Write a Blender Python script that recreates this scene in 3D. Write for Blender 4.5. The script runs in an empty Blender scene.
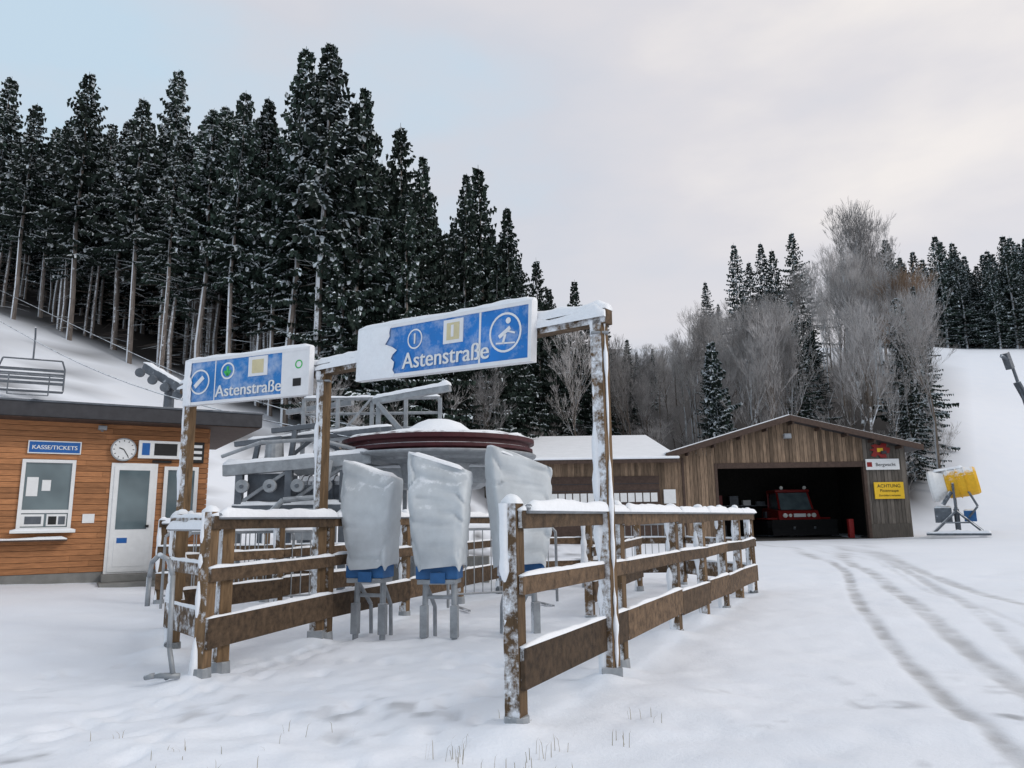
import bpy, math, random
import numpy as np
from mathutils import Vector, Matrix
random.seed(7); rng=np.random.RandomState(5)
scene=bpy.context.scene
scene.view_settings.view_transform='Standard'; scene.view_settings.look='None'; scene.view_settings.exposure=0
COL=scene.collection

# ---------------------------------------------------------------- noise / terrain
TAB=rng.rand(256,256)
def vnoise(x,y,s,o=0):
    x=np.asarray(x,float)/s+o*17.3+500; y=np.asarray(y,float)/s+o*9.1+500
    xi=np.floor(x).astype(int); yi=np.floor(y).astype(int); fx=x-xi; fy=y-yi
    fx=fx*fx*(3-2*fx); fy=fy*fy*(3-2*fy)
    a=TAB[xi&255,yi&255]; b=TAB[(xi+1)&255,yi&255]; c=TAB[xi&255,(yi+1)&255]; d=TAB[(xi+1)&255,(yi+1)&255]
    return (a*(1-fx)+b*fx)*(1-fy)+(c*(1-fx)+d*fx)*fy-0.5
def sp(t,k): return k*np.logaddexp(0,np.asarray(t,float)/k)
def sg(t): return 1/(1+np.exp(-np.clip(t,-40,40)))
def H0(x,y):
    x=np.asarray(x,float); y=np.asarray(y,float)
    l=.43*sp(.6*(y-30)-x-1,2.0); l=38*np.tanh(l/38)
    r=.41*sp(y-50,3.0); r=34-sp(34-r,3.0)
    k=.4
    h=k*np.logaddexp(l/k,r/k)-k*math.log(2)
    h=np.maximum(h,0)+0
    m=sg((x+0.5)/.6)*sg((23-x)/.6)*sg((47-y)/.5)
    h=h*(1-m)
    h=h+5*np.exp(-((x-34)/14)**2-((y-80)/18)**2)
    h=h+.4*np.exp(-((x-23.5)/2.2)**2-((y-37)/3)**2)
    return h
def hz(x,y): return float(H0(x,y))
TR=[(.9,.37,.050,.85),(1.72,.352,.070,.75),(1.78,.406,.055,.55),(3.2,.337,.07,.65),(2.5,.345,.035,.25)]
def tracks(x,y):
    x=np.asarray(x,float); y=np.asarray(y,float); m=np.zeros_like(x+y)
    for i,(a,b,w,s) in enumerate(TR):
        cx=a+b*y+.10*np.sin(y*.5+i)+.25*np.clip((y-17)/8,0,2)**2*(1 if i%2 else -2.2)
        d=np.abs(x-cx)
        fade=sg((y-3.0)/.3)*sg((31-y)/2.5)
        ww=w*(1.1+.5*vnoise(x,y,.25,i+9)+.05*y)
        g=np.exp(-(d/(ww*1.1))**4)
        br=np.clip(.74+.8*vnoise(x,y,.3,i)+.5*vnoise(x,y,.09,i+6)+.6*vnoise(x,y,2.2,i+3),0,1)
        m=np.maximum(m,g*fade*s*br)
    return m

# ---------------------------------------------------------------- materials
def mk(name,col,rough=.6,metal=0.,var=.2,ns=8.,stretch=(1,1,1),snow=0.,rnd=0.,bump=.1,objrnd=0.,wind=(-.75,.05,.65),sedge=.25,spec=.3,snoise=3.,col2=None):
    m=bpy.data.materials.new(name); m.use_nodes=True; nt=m.node_tree; N=nt.nodes; L=nt.links
    b=N['Principled BSDF']; b.inputs['Roughness'].default_value=rough; b.inputs['Metallic'].default_value=metal
    b.inputs['Specular IOR Level'].default_value=spec
    tc=N.new('ShaderNodeTexCoord'); mp=N.new('ShaderNodeMapping'); mp.inputs['Scale'].default_value=stretch
    L.new(tc.outputs['Object'],mp.inputs['Vector'])
    nz=N.new('ShaderNodeTexNoise'); nz.inputs['Scale'].default_value=ns; nz.inputs['Detail'].default_value=6; nz.inputs['Roughness'].default_value=.65
    L.new(mp.outputs['Vector'],nz.inputs['Vector'])
    mr=N.new('ShaderNodeMapRange'); mr.inputs['From Min'].default_value=.3; mr.inputs['From Max'].default_value=.7
    L.new(nz.outputs['Fac'],mr.inputs['Value'])
    mx=N.new('ShaderNodeMix'); mx.data_type='RGBA'
    c2=col2 if col2 else tuple(min(1,c*(1+var)) for c in col)
    mx.inputs['A'].default_value=(*[c*(1-var) for c in col],1); mx.inputs['B'].default_value=(*c2,1)
    L.new(mr.outputs['Result'],mx.inputs['Factor']); out=mx.outputs['Result']
    def mul(out,val_out,lo,hi):
        r=N.new('ShaderNodeMapRange'); r.inputs['To Min'].default_value=lo; r.inputs['To Max'].default_value=hi
        L.new(val_out,r.inputs['Value'])
        q=N.new('ShaderNodeMix'); q.data_type='RGBA'; q.blend_type='MULTIPLY'; q.inputs['Factor'].default_value=1
        L.new(out,q.inputs['A']); L.new(r.outputs['Result'],q.inputs['B']); return q.outputs['Result']
    if rnd:
        at=N.new('ShaderNodeAttribute'); at.attribute_name='rnd'; out=mul(out,at.outputs['Fac'],1-rnd,1+rnd)
    if objrnd:
        oi=N.new('ShaderNodeObjectInfo'); out=mul(out,oi.outputs['Random'],1-objrnd,1+objrnd)
    if snow!=0:
        ge=N.new('ShaderNodeNewGeometry'); dp=N.new('ShaderNodeVectorMath'); dp.operation='DOT_PRODUCT'
        dp.inputs[1].default_value=Vector(wind).normalized(); L.new(ge.outputs['Normal'],dp.inputs[0])
        n2=N.new('ShaderNodeTexNoise'); n2.inputs['Scale'].default_value=snoise; n2.inputs['Detail'].default_value=8; n2.inputs['Roughness'].default_value=.7
        L.new(tc.outputs['Object'],n2.inputs['Vector'])
        ma=N.new('ShaderNodeMath'); ma.operation='MULTIPLY_ADD'; ma.inputs[1].default_value=1.6; L.new(n2.outputs['Fac'],ma.inputs[0]); L.new(dp.outputs['Value'],ma.inputs[2])
        r=N.new('ShaderNodeMapRange'); t=1.75-snow; r.inputs['From Min'].default_value=t-sedge*.5; r.inputs['From Max'].default_value=t+sedge*.5
        L.new(ma.outputs[0],r.inputs['Value'])
        q=N.new('ShaderNodeMix'); q.data_type='RGBA'; L.new(r.outputs['Result'],q.inputs['Factor']); L.new(out,q.inputs['A']); q.inputs['B'].default_value=(.80,.83,.87,1); out=q.outputs['Result']
    L.new(out,b.inputs['Base Color'])
    if bump:
        bp=N.new('ShaderNodeBump'); bp.inputs['Strength'].default_value=bump; bp.inputs['Distance'].default_value=.02
        L.new(nz.outputs['Fac'],bp.inputs['Height']); L.new(bp.outputs['Normal'],b.inputs['Normal'])
    return m
M={}
M['snow']=mk('snow',(.84,.87,.91),.65,var=.04,ns=25,bump=.3)
M['snowroof']=mk('roof_snow',(.84,.87,.91),.65,var=.05,ns=2,bump=.3)
M['fence']=mk('fence_wood',(.092,.060,.036),.8,var=.6,ns=5,stretch=(3,3,3),snow=.08,rnd=.45,bump=.4,snoise=6,wind=(-.55,-.6,.6))
M['post']=mk('post_wood',(.155,.098,.052),.8,var=.5,ns=9,stretch=(3,3,.4),snow=.02,rnd=.35,bump=.4,snoise=9,wind=(-.72,-.62,.3))
M['kiosk']=mk('larch_cladding',(.37,.165,.070),.6,var=.30,ns=3,stretch=(1.5,1.5,14),rnd=.22,bump=.3)
M['garage']=mk('weathered_planks',(.20,.14,.095),.8,var=.5,ns=3,stretch=(6,6,.6),rnd=.45,bump=.3)
M['garage2']=mk('weathered_planks_grey',(.12,.105,.09),.8,var=.35,ns=3,stretch=(6,6,.6),rnd=.3,bump=.3)
M['dark']=mk('dark_fascia',(.045,.045,.05),.6,var=.2,bump=.1)
M['darkwood']=mk('dark_brown_wood',(.07,.045,.035),.7,var=.3,bump=.1)
M['black']=mk('rubber_black',(.012,.012,.013),.8,var=.2)
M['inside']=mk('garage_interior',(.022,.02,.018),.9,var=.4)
M['concrete']=mk('concrete',(.20,.20,.19),.9,var=.2,ns=4)
M['steel']=mk('galvanised_steel',(.30,.32,.34),.5,metal=.35,var=.25,ns=6,snow=.25,snoise=4)
M['steeld']=mk('dark_steel',(.12,.135,.155),.5,metal=.3,var=.3,ns=4,snow=.25,snoise=4,wind=(-.3,-.3,.9))
M['white']=mk('white_frame',(.76,.77,.77),.45,var=.05,bump=0)
M['wsign']=mk('white_sign',(.77,.78,.80),.4,var=.05,bump=0)
M['blue']=mk('blue_sign',(.012,.17,.52),.35,var=.2,ns=2,bump=0,snow=-.14,wind=(-.75,-.3,.5),sedge=.8,snoise=4.2)
M['blue1']=mk('blue_sign_frosted',(.02,.19,.52),.35,var=.2,ns=2,bump=0,snow=.02,wind=(-.75,-.3,.5),sedge=.8,snoise=4.2)
M['blue2']=mk('blue_sign_small',(.02,.12,.38),.4,var=.1,bump=0)
M['bluepad']=mk('blue_pad',(.03,.12,.30),.5,var=.2,snow=.2)
M['red']=mk('red_paint',(.24,.015,.014),.35,var=.12,bump=0)
M['dred']=mk('dark_red_rim',(.055,.010,.014),.5,var=.3,bump=0,snow=.15,wind=(0,0,1))
M['yellow']=mk('yellow_paint',(.75,.42,.02),.5,var=.1,bump=0,snow=.25,wind=(-.4,0,.9))
M['yel2']=mk('yellow_sign_face',(.80,.50,.03),.5,var=.05,bump=0)
M['ink']=mk('sign_ink',(.02,.02,.02),.6,bump=0)
M['green']=mk('green_mark',(.05,.45,.10),.5,bump=0)
M['cream']=mk('cream_mark',(.62,.55,.34),.5,bump=0,var=.1)
M['tarp']=mk('grey_tarp',(.54,.58,.61),.5,var=.14,ns=3,snow=.28,wind=(-.3,-.1,.95),bump=.25,snoise=6)
M['lamp']=mk('reflector_glass',(.8,.8,.75),.2,bump=0)
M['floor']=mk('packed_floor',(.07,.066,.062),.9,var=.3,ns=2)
def glass():
    m=bpy.data.materials.new('window_glass'); m.use_nodes=True; b=m.node_tree.nodes['Principled BSDF']
    N=m.node_tree.nodes; L=m.node_tree.links
    nz=N.new('ShaderNodeTexNoise'); nz.inputs['Scale'].default_value=1.7
    rp=N.new('ShaderNodeValToRGB'); rp.color_ramp.elements[0].color=(.03,.05,.06,1); rp.color_ramp.elements[1].color=(.20,.27,.29,1)
    tc=N.new('ShaderNodeTexCoord'); L.new(tc.outputs['Object'],nz.inputs['Vector']); L.new(nz.outputs['Fac'],rp.inputs['Fac']); L.new(rp.outputs['Color'],b.inputs['Base Color'])
    b.inputs['Roughness'].default_value=.08; b.inputs['Specular IOR Level'].default_value=.8
    return m
M['glass']=glass()
M['bark']=mk('spruce_bark',(.20,.17,.15),.9,var=.45,ns=3,stretch=(2,2,.5),snow=.45,wind=(-.8,-.5,.2),objrnd=.35,snoise=3)
M['needle']=mk('spruce_needles',(.024,.040,.031),.8,var=.5,ns=.8,objrnd=.35,rnd=.6,bump=0)
M['nsnow']=mk('snowy_needles',(.66,.72,.76),.8,var=.3,ns=1.5,objrnd=.15,rnd=.25,bump=0)
M['dtwig']=mk('dead_twig',(.10,.085,.075),.9,var=.3,bump=0)
M['dbark']=mk('bare_bark',(.10,.082,.068),.9,var=.4,ns=3,objrnd=.35,snow=.5,bump=0,snoise=2)
M['dfrost']=mk('frosted_twigs',(.36,.345,.34),.9,var=.4,ns=.7,objrnd=.45,bump=0)
M['brown']=mk('russet_twigs',(.22,.15,.10),.9,var=.4,ns=.8,objrnd=.2,bump=0)
M['grass']=mk('dry_grass',(.22,.18,.10),.9,var=.3,bump=0)

# ---------------------------------------------------------------- mesh builder
class MB:
    def __init__(s,T=None): s.v=[];s.f=[];s.m=[];s.r=[];s.T=T if T is not None else Matrix.Identity(4)
    def add(s,vs,fs,m=0,r=None):
        o=len(s.v); s.v+= [tuple(s.T@Vector(p)) for p in vs]
        r=random.random() if r is None else r
        for f in fs: s.f.append(tuple(i+o for i in f)); s.m.append(m); s.r.append(r)
    def bx(s,x0,x1,y0,y1,z0,z1,m=0,r=None):
        s.add([(x0,y0,z0),(x1,y0,z0),(x1,y1,z0),(x0,y1,z0),(x0,y0,z1),(x1,y0,z1),(x1,y1,z1),(x0,y1,z1)],
              [(0,3,2,1),(4,5,6,7),(0,1,5,4),(1,2,6,5),(2,3,7,6),(3,0,4,7)],m,r)
    def beam(s,p0,p1,w,h,m=0,up=(0,0,1)):
        p0=Vector(p0);p1=Vector(p1);d=(p1-p0).normalized();u=Vector(up)
        if abs(d.dot(u))>.98: u=Vector((1,0,0))
        a=d.cross(u).normalized(); b=a.cross(d).normalized(); vs=[]
        for p in (p0,p1):
            for i,j in((-1,-1),(1,-1),(1,1),(-1,1)): vs.append(p+a*w/2*i+b*h/2*j)
        s.add(vs,[(0,1,2,3),(7,6,5,4),(0,4,5,1),(1,5,6,2),(2,6,7,3),(3,7,4,0)],m)
    def cyl(s,p0,p1,r0,r1=None,n=12,m=0,cap=True):
        r1=r0 if r1 is None else r1
        p0=Vector(p0);p1=Vector(p1);d=(p1-p0).normalized();u=Vector((0,0,1)) if abs(d.z)<.95 else Vector((1,0,0))
        a=d.cross(u).normalized(); b=a.cross(d); vs=[]
        for p,r in((p0,r0),(p1,r1)):
            for i in range(n):
                t=2*math.pi*i/n; vs.append(p+a*math.cos(t)*r+b*math.sin(t)*r)
        fs=[(i,(i+1)%n,n+(i+1)%n,n+i) for i in range(n)]
        if cap: fs+= [tuple(range(n))[::-1],tuple(range(n,2*n))]
        s.add(vs,fs,m)
    def tube(s,pts,r,n=8,m=0):
        for i in range(len(pts)-1): s.cyl(pts[i],pts[i+1],r,r,n,m)
    def lathe(s,prof,c,n=40,m=0):
        vs=[];fs=[]
        for r,z in prof:
            for i in range(n):
                t=2*math.pi*i/n; vs.append((c[0]+r*math.cos(t),c[1]+r*math.sin(t),c[2]+z))
        for k in range(len(prof)-1):
            for i in range(n): fs.append((k*n+i,k*n+(i+1)%n,(k+1)*n+(i+1)%n,(k+1)*n+i))
        s.add(vs,fs,m)
    def snow(s,p0,p1,w,h,m=0,seg=.09,am=1.0):
        p0=Vector(p0);p1=Vector(p1);L=(p1-p0).length;n=max(2,int(L/seg));d=(p1-p0).normalized()
        a=d.cross(Vector((0,0,1))).normalized();K=6;vs=[];fs=[];ph=random.random()*50
        for i in range(n+1):
            t=i/n;p=p0.lerp(p1,t);e=1 if 0<i<n else .45
            hh=h*e*(.85+.7*am*float(vnoise(p.x*1+ph,p.y+p.z,.35))+.4*am*float(vnoise(p.x+ph,p.y,.12)))
            hh=max(hh,.15*h); ww=w*(.96+.25*float(vnoise(p.x+ph,p.y,.2,3)))
            for k in range(K+1):
                th=math.pi*k/K; vs.append(p+a*math.cos(th)*ww/2+Vector((0,0,math.sin(th)**.7*hh)))
        for i in range(n):
            for k in range(K):
                q=i*(K+1)+k; fs.append((q,q+1,q+K+2,q+K+1))
        fs.append(tuple(range(K+1))[::-1]); fs.append(tuple(n*(K+1)+k for k in range(K+1)))
        s.add(vs,fs,m)
    def crust(s,p0,p1,r,m=0,seg=.04):
        p0=Vector(p0);p1=Vector(p1);L=(p1-p0).length;n=int(L/seg);vs=[];fs=[];K=8;ph=random.random()*90
        for i in range(n+1):
            p=p0.lerp(p1,i/n); rr=r*max(.12,(.85+1.3*float(vnoise(ph,p.z*1.0,.35))+1.0*float(vnoise(ph+3,p.z,.1))))
            for k in range(K): th=2*math.pi*k/K; vs.append(p+Vector((math.cos(th)*rr,math.sin(th)*rr,0)))
        for i in range(n):
            for k in range(K): fs.append((i*K+k,i*K+(k+1)%K,(i+1)*K+(k+1)%K,(i+1)*K+k))
        s.add(vs,fs,m)
    def obj(s,name,mats,parent=None,bevel=0,smooth=False):
        me=bpy.data.meshes.new(name); me.from_pydata(s.v,[],s.f)
        for k in mats: me.materials.append(M[k])
        me.polygons.foreach_set('material_index',s.m)
        at=me.attributes.new('rnd','FLOAT','FACE'); at.data.foreach_set('value',s.r)
        if smooth: me.polygons.foreach_set('use_smooth',[True]*len(s.f))
        me.update(); o=bpy.data.objects.new(name,me); COL.objects.link(o)
        if parent: o.parent=parent
        if bevel:
            b=o.modifiers.new('bevel','BEVEL'); b.width=bevel; b.segments=2; b.limit_method='ANGLE'; b.angle_limit=math.radians(50)
        return o
def empty(name):
    e=bpy.data.objects.new(name,None); COL.objects.link(e); return e
def frame(o,d):
    d=Vector((d[0],d[1],0)).normalized(); y=Vector((-d.y,d.x,0)); T=Matrix.Identity(4)
    T.col[0][:3]=d; T.col[1][:3]=y; T.col[3][:3]=Vector(o); return T
def text(body,T,x,z,y,size,mat,parent,name='lettering',align='LEFT',bold=1.0):
    # weight is added by slightly shifted copies rather than by an outline offset, so counters stay open
    sh=[0.0] if bold<=1 else [-.012*size*bold,0,.012*size*bold]
    for i,dx in enumerate(sh):
        c=bpy.data.curves.new(name,'FONT'); c.body=body; c.size=size; c.align_x=align; c.extrude=.002
        c.materials.append(M[mat]); o=bpy.data.objects.new(name,c); COL.objects.link(o)
        R=Matrix(((1,0,0,x+dx),(0,0,-1,y-.0007*i),(0,1,0,z),(0,0,0,1)))
        o.matrix_world=T@R; o.parent=parent

# ---------------------------------------------------------------- ground
def axis(lo,f0,f1,hi,st):
    c=list(np.arange(f0,f1,st)); x=f1; s=st
    while x<hi: c.append(x); s=min(s*1.12,12); x+=s
    c.append(hi); x=f0; s=st; l=[]
    while x>lo: s=min(s*1.12,12); x-=s; l.append(x)
    return np.array(l[::-1]+c)
def yedge(k): return np.interp(k,[-1.2,-.75,-.26,-.04,.04,.14],[36,37,37.5,49,60,73])
xs=axis(-420,-5.5,9.5,460,.045); ys=axis(-80,2.2,16.0,520,.05)
X,Y=np.meshgrid(xs,ys); Z=H0(X,Y)
near=sg((45-Y)/4)
tm=tracks(X,Y)
lane=np.exp(-((X+.5)/2.5)**2-((Y-8)/4)**2)
rough=np.exp(-((X+1.0)/3.2)**2-((Y-4.2)/2.2)**2)
Z=Z+near*(.12*vnoise(X,Y,3.2)+.06*vnoise(X,Y,1.1,1)+.020*vnoise(X,Y,.35,2)+.009*vnoise(X,Y,.14,3))+(lane+rough)*(.035*vnoise(X,Y,.3,5)+.020*vnoise(X,Y,.13,6))
Z=Z-.022*tm
for i in range(110):
    if i<45: t=i/45*6; cx=-3.4+.32*t+(.09 if i%2 else -.09)+random.uniform(-.05,.05); cy=3+t*.96+random.uniform(-.05,.05)
    else: cx=random.uniform(-4.5,-.1); cy=random.uniform(3.2,7.2)
    a=random.uniform(-.6,.6); dx=(X-cx)*math.cos(a)+(Y-cy)*math.sin(a); dy=-(X-cx)*math.sin(a)+(Y-cy)*math.cos(a)
    rr=(dx/.06)**2+(dy/.13)**2
    Z=Z-.022*np.exp(-rr**1.3)+.006*np.exp(-(rr-1.9)**2)
for px,py in ((0,4.63),(.86,6.38),(.72,5.9),(1.66,7.95),(2.22,9.0),(-2.52,6.23),(-2.07,8.03),(-3.35,7.55),(-3.86,8.7)):
    Z=Z+.07*np.exp(-(((X-px+.08)/.22)**2+((Y-py+.05)/.2)**2))
Z=Z+(Y>60)*1.2*vnoise(X,Y,9,4)
nx,ny=len(xs),len(ys)
me=bpy.data.meshes.new('snow_ground')
co=np.stack([X.ravel(),Y.ravel(),Z.ravel()],1)
me.vertices.add(nx*ny); me.vertices.foreach_set('co',co.ravel())
ii=np.arange((ny-1)*(nx-1)); r=ii//(nx-1); c=ii%(nx-1); a=r*nx+c
q=np.stack([a,a+1,a+nx+1,a+nx],1).ravel().astype(np.int32)
me.loops.add(len(q)); me.loops.foreach_set('vertex_index',q)
me.polygons.add(len(ii)); me.polygons.foreach_set('loop_start',(ii*4).astype(np.int32)); me.polygons.foreach_set('loop_total',np.full(len(ii),4,np.int32))
me.polygons.foreach_set('use_smooth',np.ones(len(ii),bool))
me.update(calc_edges=True)
at=me.attributes.new('track','FLOAT','POINT'); at.data.foreach_set('value',tm.ravel())
K_=X/np.maximum(Y,1)
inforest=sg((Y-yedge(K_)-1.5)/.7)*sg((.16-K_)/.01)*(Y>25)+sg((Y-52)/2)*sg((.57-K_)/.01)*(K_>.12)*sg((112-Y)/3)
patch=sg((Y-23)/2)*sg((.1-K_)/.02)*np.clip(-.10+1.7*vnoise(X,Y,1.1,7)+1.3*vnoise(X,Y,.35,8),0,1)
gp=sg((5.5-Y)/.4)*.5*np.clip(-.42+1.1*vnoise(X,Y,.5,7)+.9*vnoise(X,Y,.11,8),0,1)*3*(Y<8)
dark_ground=np.clip(inforest*(1.1+.5*vnoise(X,Y,1.4,6))+patch+gp,0,1)  # darker ground inside the forest, plus weed patches on the hill and grassy spots
at=me.attributes.new('dark_ground','FLOAT','POINT'); at.data.foreach_set('value',dark_ground.ravel())
g=bpy.data.objects.new('snow_ground',me); COL.objects.link(g)
m=bpy.data.materials.new('ground_snow'); m.use_nodes=True; nt=m.node_tree;N=nt.nodes;L=nt.links;b=N['Principled BSDF']
b.inputs['Roughness'].default_value=.6; b.inputs['Specular IOR Level'].default_value=.25
tc=N.new('ShaderNodeTexCoord'); n1=N.new('ShaderNodeTexNoise'); n1.inputs['Scale'].default_value=.8; n1.inputs['Detail'].default_value=5; L.new(tc.outputs['Object'],n1.inputs['Vector'])
mx=N.new('ShaderNodeMix'); mx.data_type='RGBA'; mx.inputs['A'].default_value=(.80,.85,.93,1); mx.inputs['B'].default_value=(.87,.90,.95,1); L.new(n1.outputs['Fac'],mx.inputs['Factor'])
at1=N.new('ShaderNodeAttribute'); at1.attribute_name='track'; at2=N.new('ShaderNodeAttribute'); at2.attribute_name='dark_ground'
mA=N.new('ShaderNodeMath'); mA.operation='MULTIPLY'; mA.inputs[1].default_value=.78; L.new(at1.outputs['Fac'],mA.inputs[0])
m2=N.new('ShaderNodeMix'); m2.data_type='RGBA'; L.new(mA.outputs[0],m2.inputs['Factor']); L.new(mx.outputs['Result'],m2.inputs['A']); m2.inputs['B'].default_value=(.27,.265,.26,1)
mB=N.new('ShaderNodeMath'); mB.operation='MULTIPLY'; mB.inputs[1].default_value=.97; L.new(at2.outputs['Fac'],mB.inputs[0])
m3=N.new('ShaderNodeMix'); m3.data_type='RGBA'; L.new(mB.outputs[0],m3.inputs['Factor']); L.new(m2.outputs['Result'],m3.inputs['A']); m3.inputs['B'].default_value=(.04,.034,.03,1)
L.new(m3.outputs['Result'],b.inputs['Base Color'])
n2=N.new('ShaderNodeTexNoise'); n2.inputs['Scale'].default_value=24; n2.inputs['Detail'].default_value=8; n2.inputs['Roughness'].default_value=.7; L.new(tc.outputs['Object'],n2.inputs['Vector'])
bp=N.new('ShaderNodeBump'); bp.inputs['Strength'].default_value=.4; bp.inputs['Distance'].default_value=.02; L.new(n2.outputs['Fac'],bp.inputs['Height']); L.new(bp.outputs['Normal'],b.inputs['Normal'])
me.materials.append(m)

# ---------------------------------------------------------------- fences
def leftcorner(d,r):
    n=Vector((d.y,-d.x,0)); return min([(d*i+n*j)*r for i in(-1,1) for j in(-1,1)],key=lambda c:c.x+c.y*.45)
def fence(name,pts,posts=None,h=1.3,rails=((1.2,.11),(.8,.11),(.34,.24)),crust=True):
    mb=MB(); ms=MB()
    P=[Vector((*p,0)) for p in pts]
    for i,p in enumerate(P):
        d=(P[min(i+1,len(P)-1)]-P[max(i-1,0)]).normalized()
        lean=Vector((random.uniform(-.012,.012),random.uniform(-.012,.012),0)); z0=hz(p.x,p.y)
        mb.beam(p+Vector((0,0,z0-.15)),p+lean+Vector((0,0,z0+h)),.105,.105,1,up=d)
        ms.snow(p+lean-d*.055+Vector((0,0,z0+h-.002)),p+lean+d*.055+Vector((0,0,z0+h-.002)),.11,.06,seg=.03)
        if crust:
            c=leftcorner(d,.036); ms.crust(p+c+Vector((0,0,z0+.0)),p+lean+c+Vector((0,0,z0+h)),.030)
        mb.cyl(p+Vector((0,0,z0-.1)),p+Vector((0,0,z0+.07)),.085,.075,12,2)
    for i in range(len(P)-1):
        a,b=P[i],P[i+1]; d=(b-a).normalized(); nrm=Vector((d.y,-d.x,0))*.068
        za,zb=hz(a.x,a.y),hz(b.x,b.y)
        for k,(z,w) in enumerate(rails):
            e=.05 if i==0 else -.003
            p0=a-d*e+nrm+Vector((0,0,z+za+random.uniform(-.012,.012))); p1=b+nrm+Vector((0,0,z+zb+random.uniform(-.012,.012)))
            mb.beam(p0,p1,.032,w,0)
            ms.snow(p0+Vector((0,0,w/2)),p1+Vector((0,0,w/2)),.040,.030 if k else .035)
        p0=a+Vector((0,0,h-.035+za))+nrm*1.4;p1=b+Vector((0,0,h-.035+zb))+nrm*1.4
        mb.cyl(p0,p1,.03,.03,10,2); ms.snow(p0-Vector((0,0,.012)),p1-Vector((0,0,.012)),.085,.085,am=.6)
    e=empty(name); mb.obj('timber',['fence','post','steel'],e,bevel=.006); ms.obj('snow_cap',['snow'],e,smooth=True)
    return e
fence('wooden_fence',[(0,4.63),(.86,6.38),(1.66,7.95),(2.22,9.0),(2.72,9.95),(3.2,10.9),(3.72,11.95)])
fence('wooden_fence',[(-2.52,6.23),(-2.0,8.12),(-1.42,9.85),(-.84,11.6),(-.26,13.3)])
fence('wooden_fence',[(-3.35,7.55),(-3.86,8.65),(-3.2,10.3),(-2.55,12.0)])
fence('wooden_fence',[(-3.35,7.55),(-2.47,6.5)],h=1.2)
fence('wooden_fence',[(3.72,11.95),(3.0,13.6),(1.3,13.9),(-.26,13.3)])
fence('wooden_fence',[(.9,9.2),(1.5,11.2),(2.1,12.9)],h=1.25)
fence('wooden_fence',[(-5.4,11.6),(-3.9,11.9),(-2.55,12.0)],h=1.25)

def barrier(a,b):
    a=Vector((*a,0));b=Vector((*b,0)); mb=MB(); d=(b-a).normalized(); L=(b-a).length; z0=hz(a.x,a.y)
    up=lambda p,z: p+Vector((0,0,z+z0))
    mb.tube([up(a,.05),up(a,1.02),up(a+d*.06,1.08),up(b-d*.06,1.08),up(b,1.02),up(b,.05)],.02)
    mb.cyl(up(a,.22),up(b,.22),.015,n=6)
    n=int(L/.12)
    for i in range(1,n): p=a+d*L*i/n; mb.cyl(up(p,.22),up(p,1.07),.008,n=6)
    nn=Vector((-d.y,d.x,0))
    for p in(a+d*.2,b-d*.2): mb.beam(up(p-nn*.3,.03),up(p+nn*.3,.03),.04,.02)
    e=empty('crowd_control_barrier'); mb.obj('steel_frame',['steel'],e)
    s=MB(); s.snow(up(a+d*.06,1.095),up(b-d*.06,1.095),.045,.05); s.obj('snow_cap',['snow'],e,smooth=True)
barrier((-4.3,9.9),(-2.6,10.6)); barrier((-4.9,10.6),(-3.3,11.3)); barrier((1.5,14.6),(3.3,14.6)); barrier((-.9,10.3),(.6,10.9))

mb=MB(); x,y=-2.72,6.1
mb.tube([(x-.02,y,.02),(x+.05,y-.04,.06),(x,y-.02,.25),(x-.02,y,.80),(x-.06,y,.92),(x-.16,y+.05,.96),(x-.24,y+.1,.90),(x-.27,y+.13,.78),(x-.27,y+.13,.55)],.020,10)
mb.tube([(x-.16,y-.05,.035),(x-.08,y-.06,.05),(x+.1,y-.03,.04)],.022,8)
mb.obj('bent_tube_handrail',['steel'],smooth=True)

# ---------------------------------------------------------------- gate frames with signs
def gate(name,Lp,Rp,htL,htR,left=True,right=True):
    e=empty(name); mb=MB(); ms=MB()
    a=Vector((*Lp,0));b=Vector((*Rp,0));d=(b-a).normalized()
    for p,ht,ok in((a,htL,left),(b,htR,right)):
        if ok:
            mb.beam(p+Vector((0,0,-.1)),p+Vector((0,0,ht)),.11,.11,1,up=d)
            c=leftcorner(d,.040); ms.crust(p+c,p+c+Vector((0,0,ht)),.030)
            if p is b: c2=Vector((d.x,d.y,0))*.05; ms.crust(p+c2-Vector((0,.03,0)),p+c2-Vector((0,.03,-ht)),.016)
            mb.bx(p.x-.08,p.x+.08,p.y-.08,p.y+.08,-.1,.10,2)
            mb.bx(p.x-.072,p.x+.072,p.y-.072,p.y+.072,ht-.12,ht-.1,2)
    p0=a-d*.12+Vector((0,0,htL+.02)); p1=b+d*.1+Vector((0,0,htR+.02))
    mb.beam(p0,p1,.11,.12,0)
    ms.snow(p0+Vector((0,0,.06)),p1+Vector((0,0,.06)),.14,.10,am=.8)
    ms.snow(p0+Vector((-.04,-.05,-.01)),p1+Vector((-.04,-.05,-.01)),.05,.10)
    mb.obj('timber_frame',['fence','post','steel'],e,bevel=.006); ms.obj('snow_cap',['snow'],e,smooth=True)
    return e
Lp=(-3.86,8.75);Mp=(-2.07,8.03);Bp=(.72,5.9)
gate('lift_gate_frame',Mp,Bp,2.84,2.80)
gate('lift_gate_frame',Lp,(-2.17,8.10),2.78,2.84,right=False)

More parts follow.
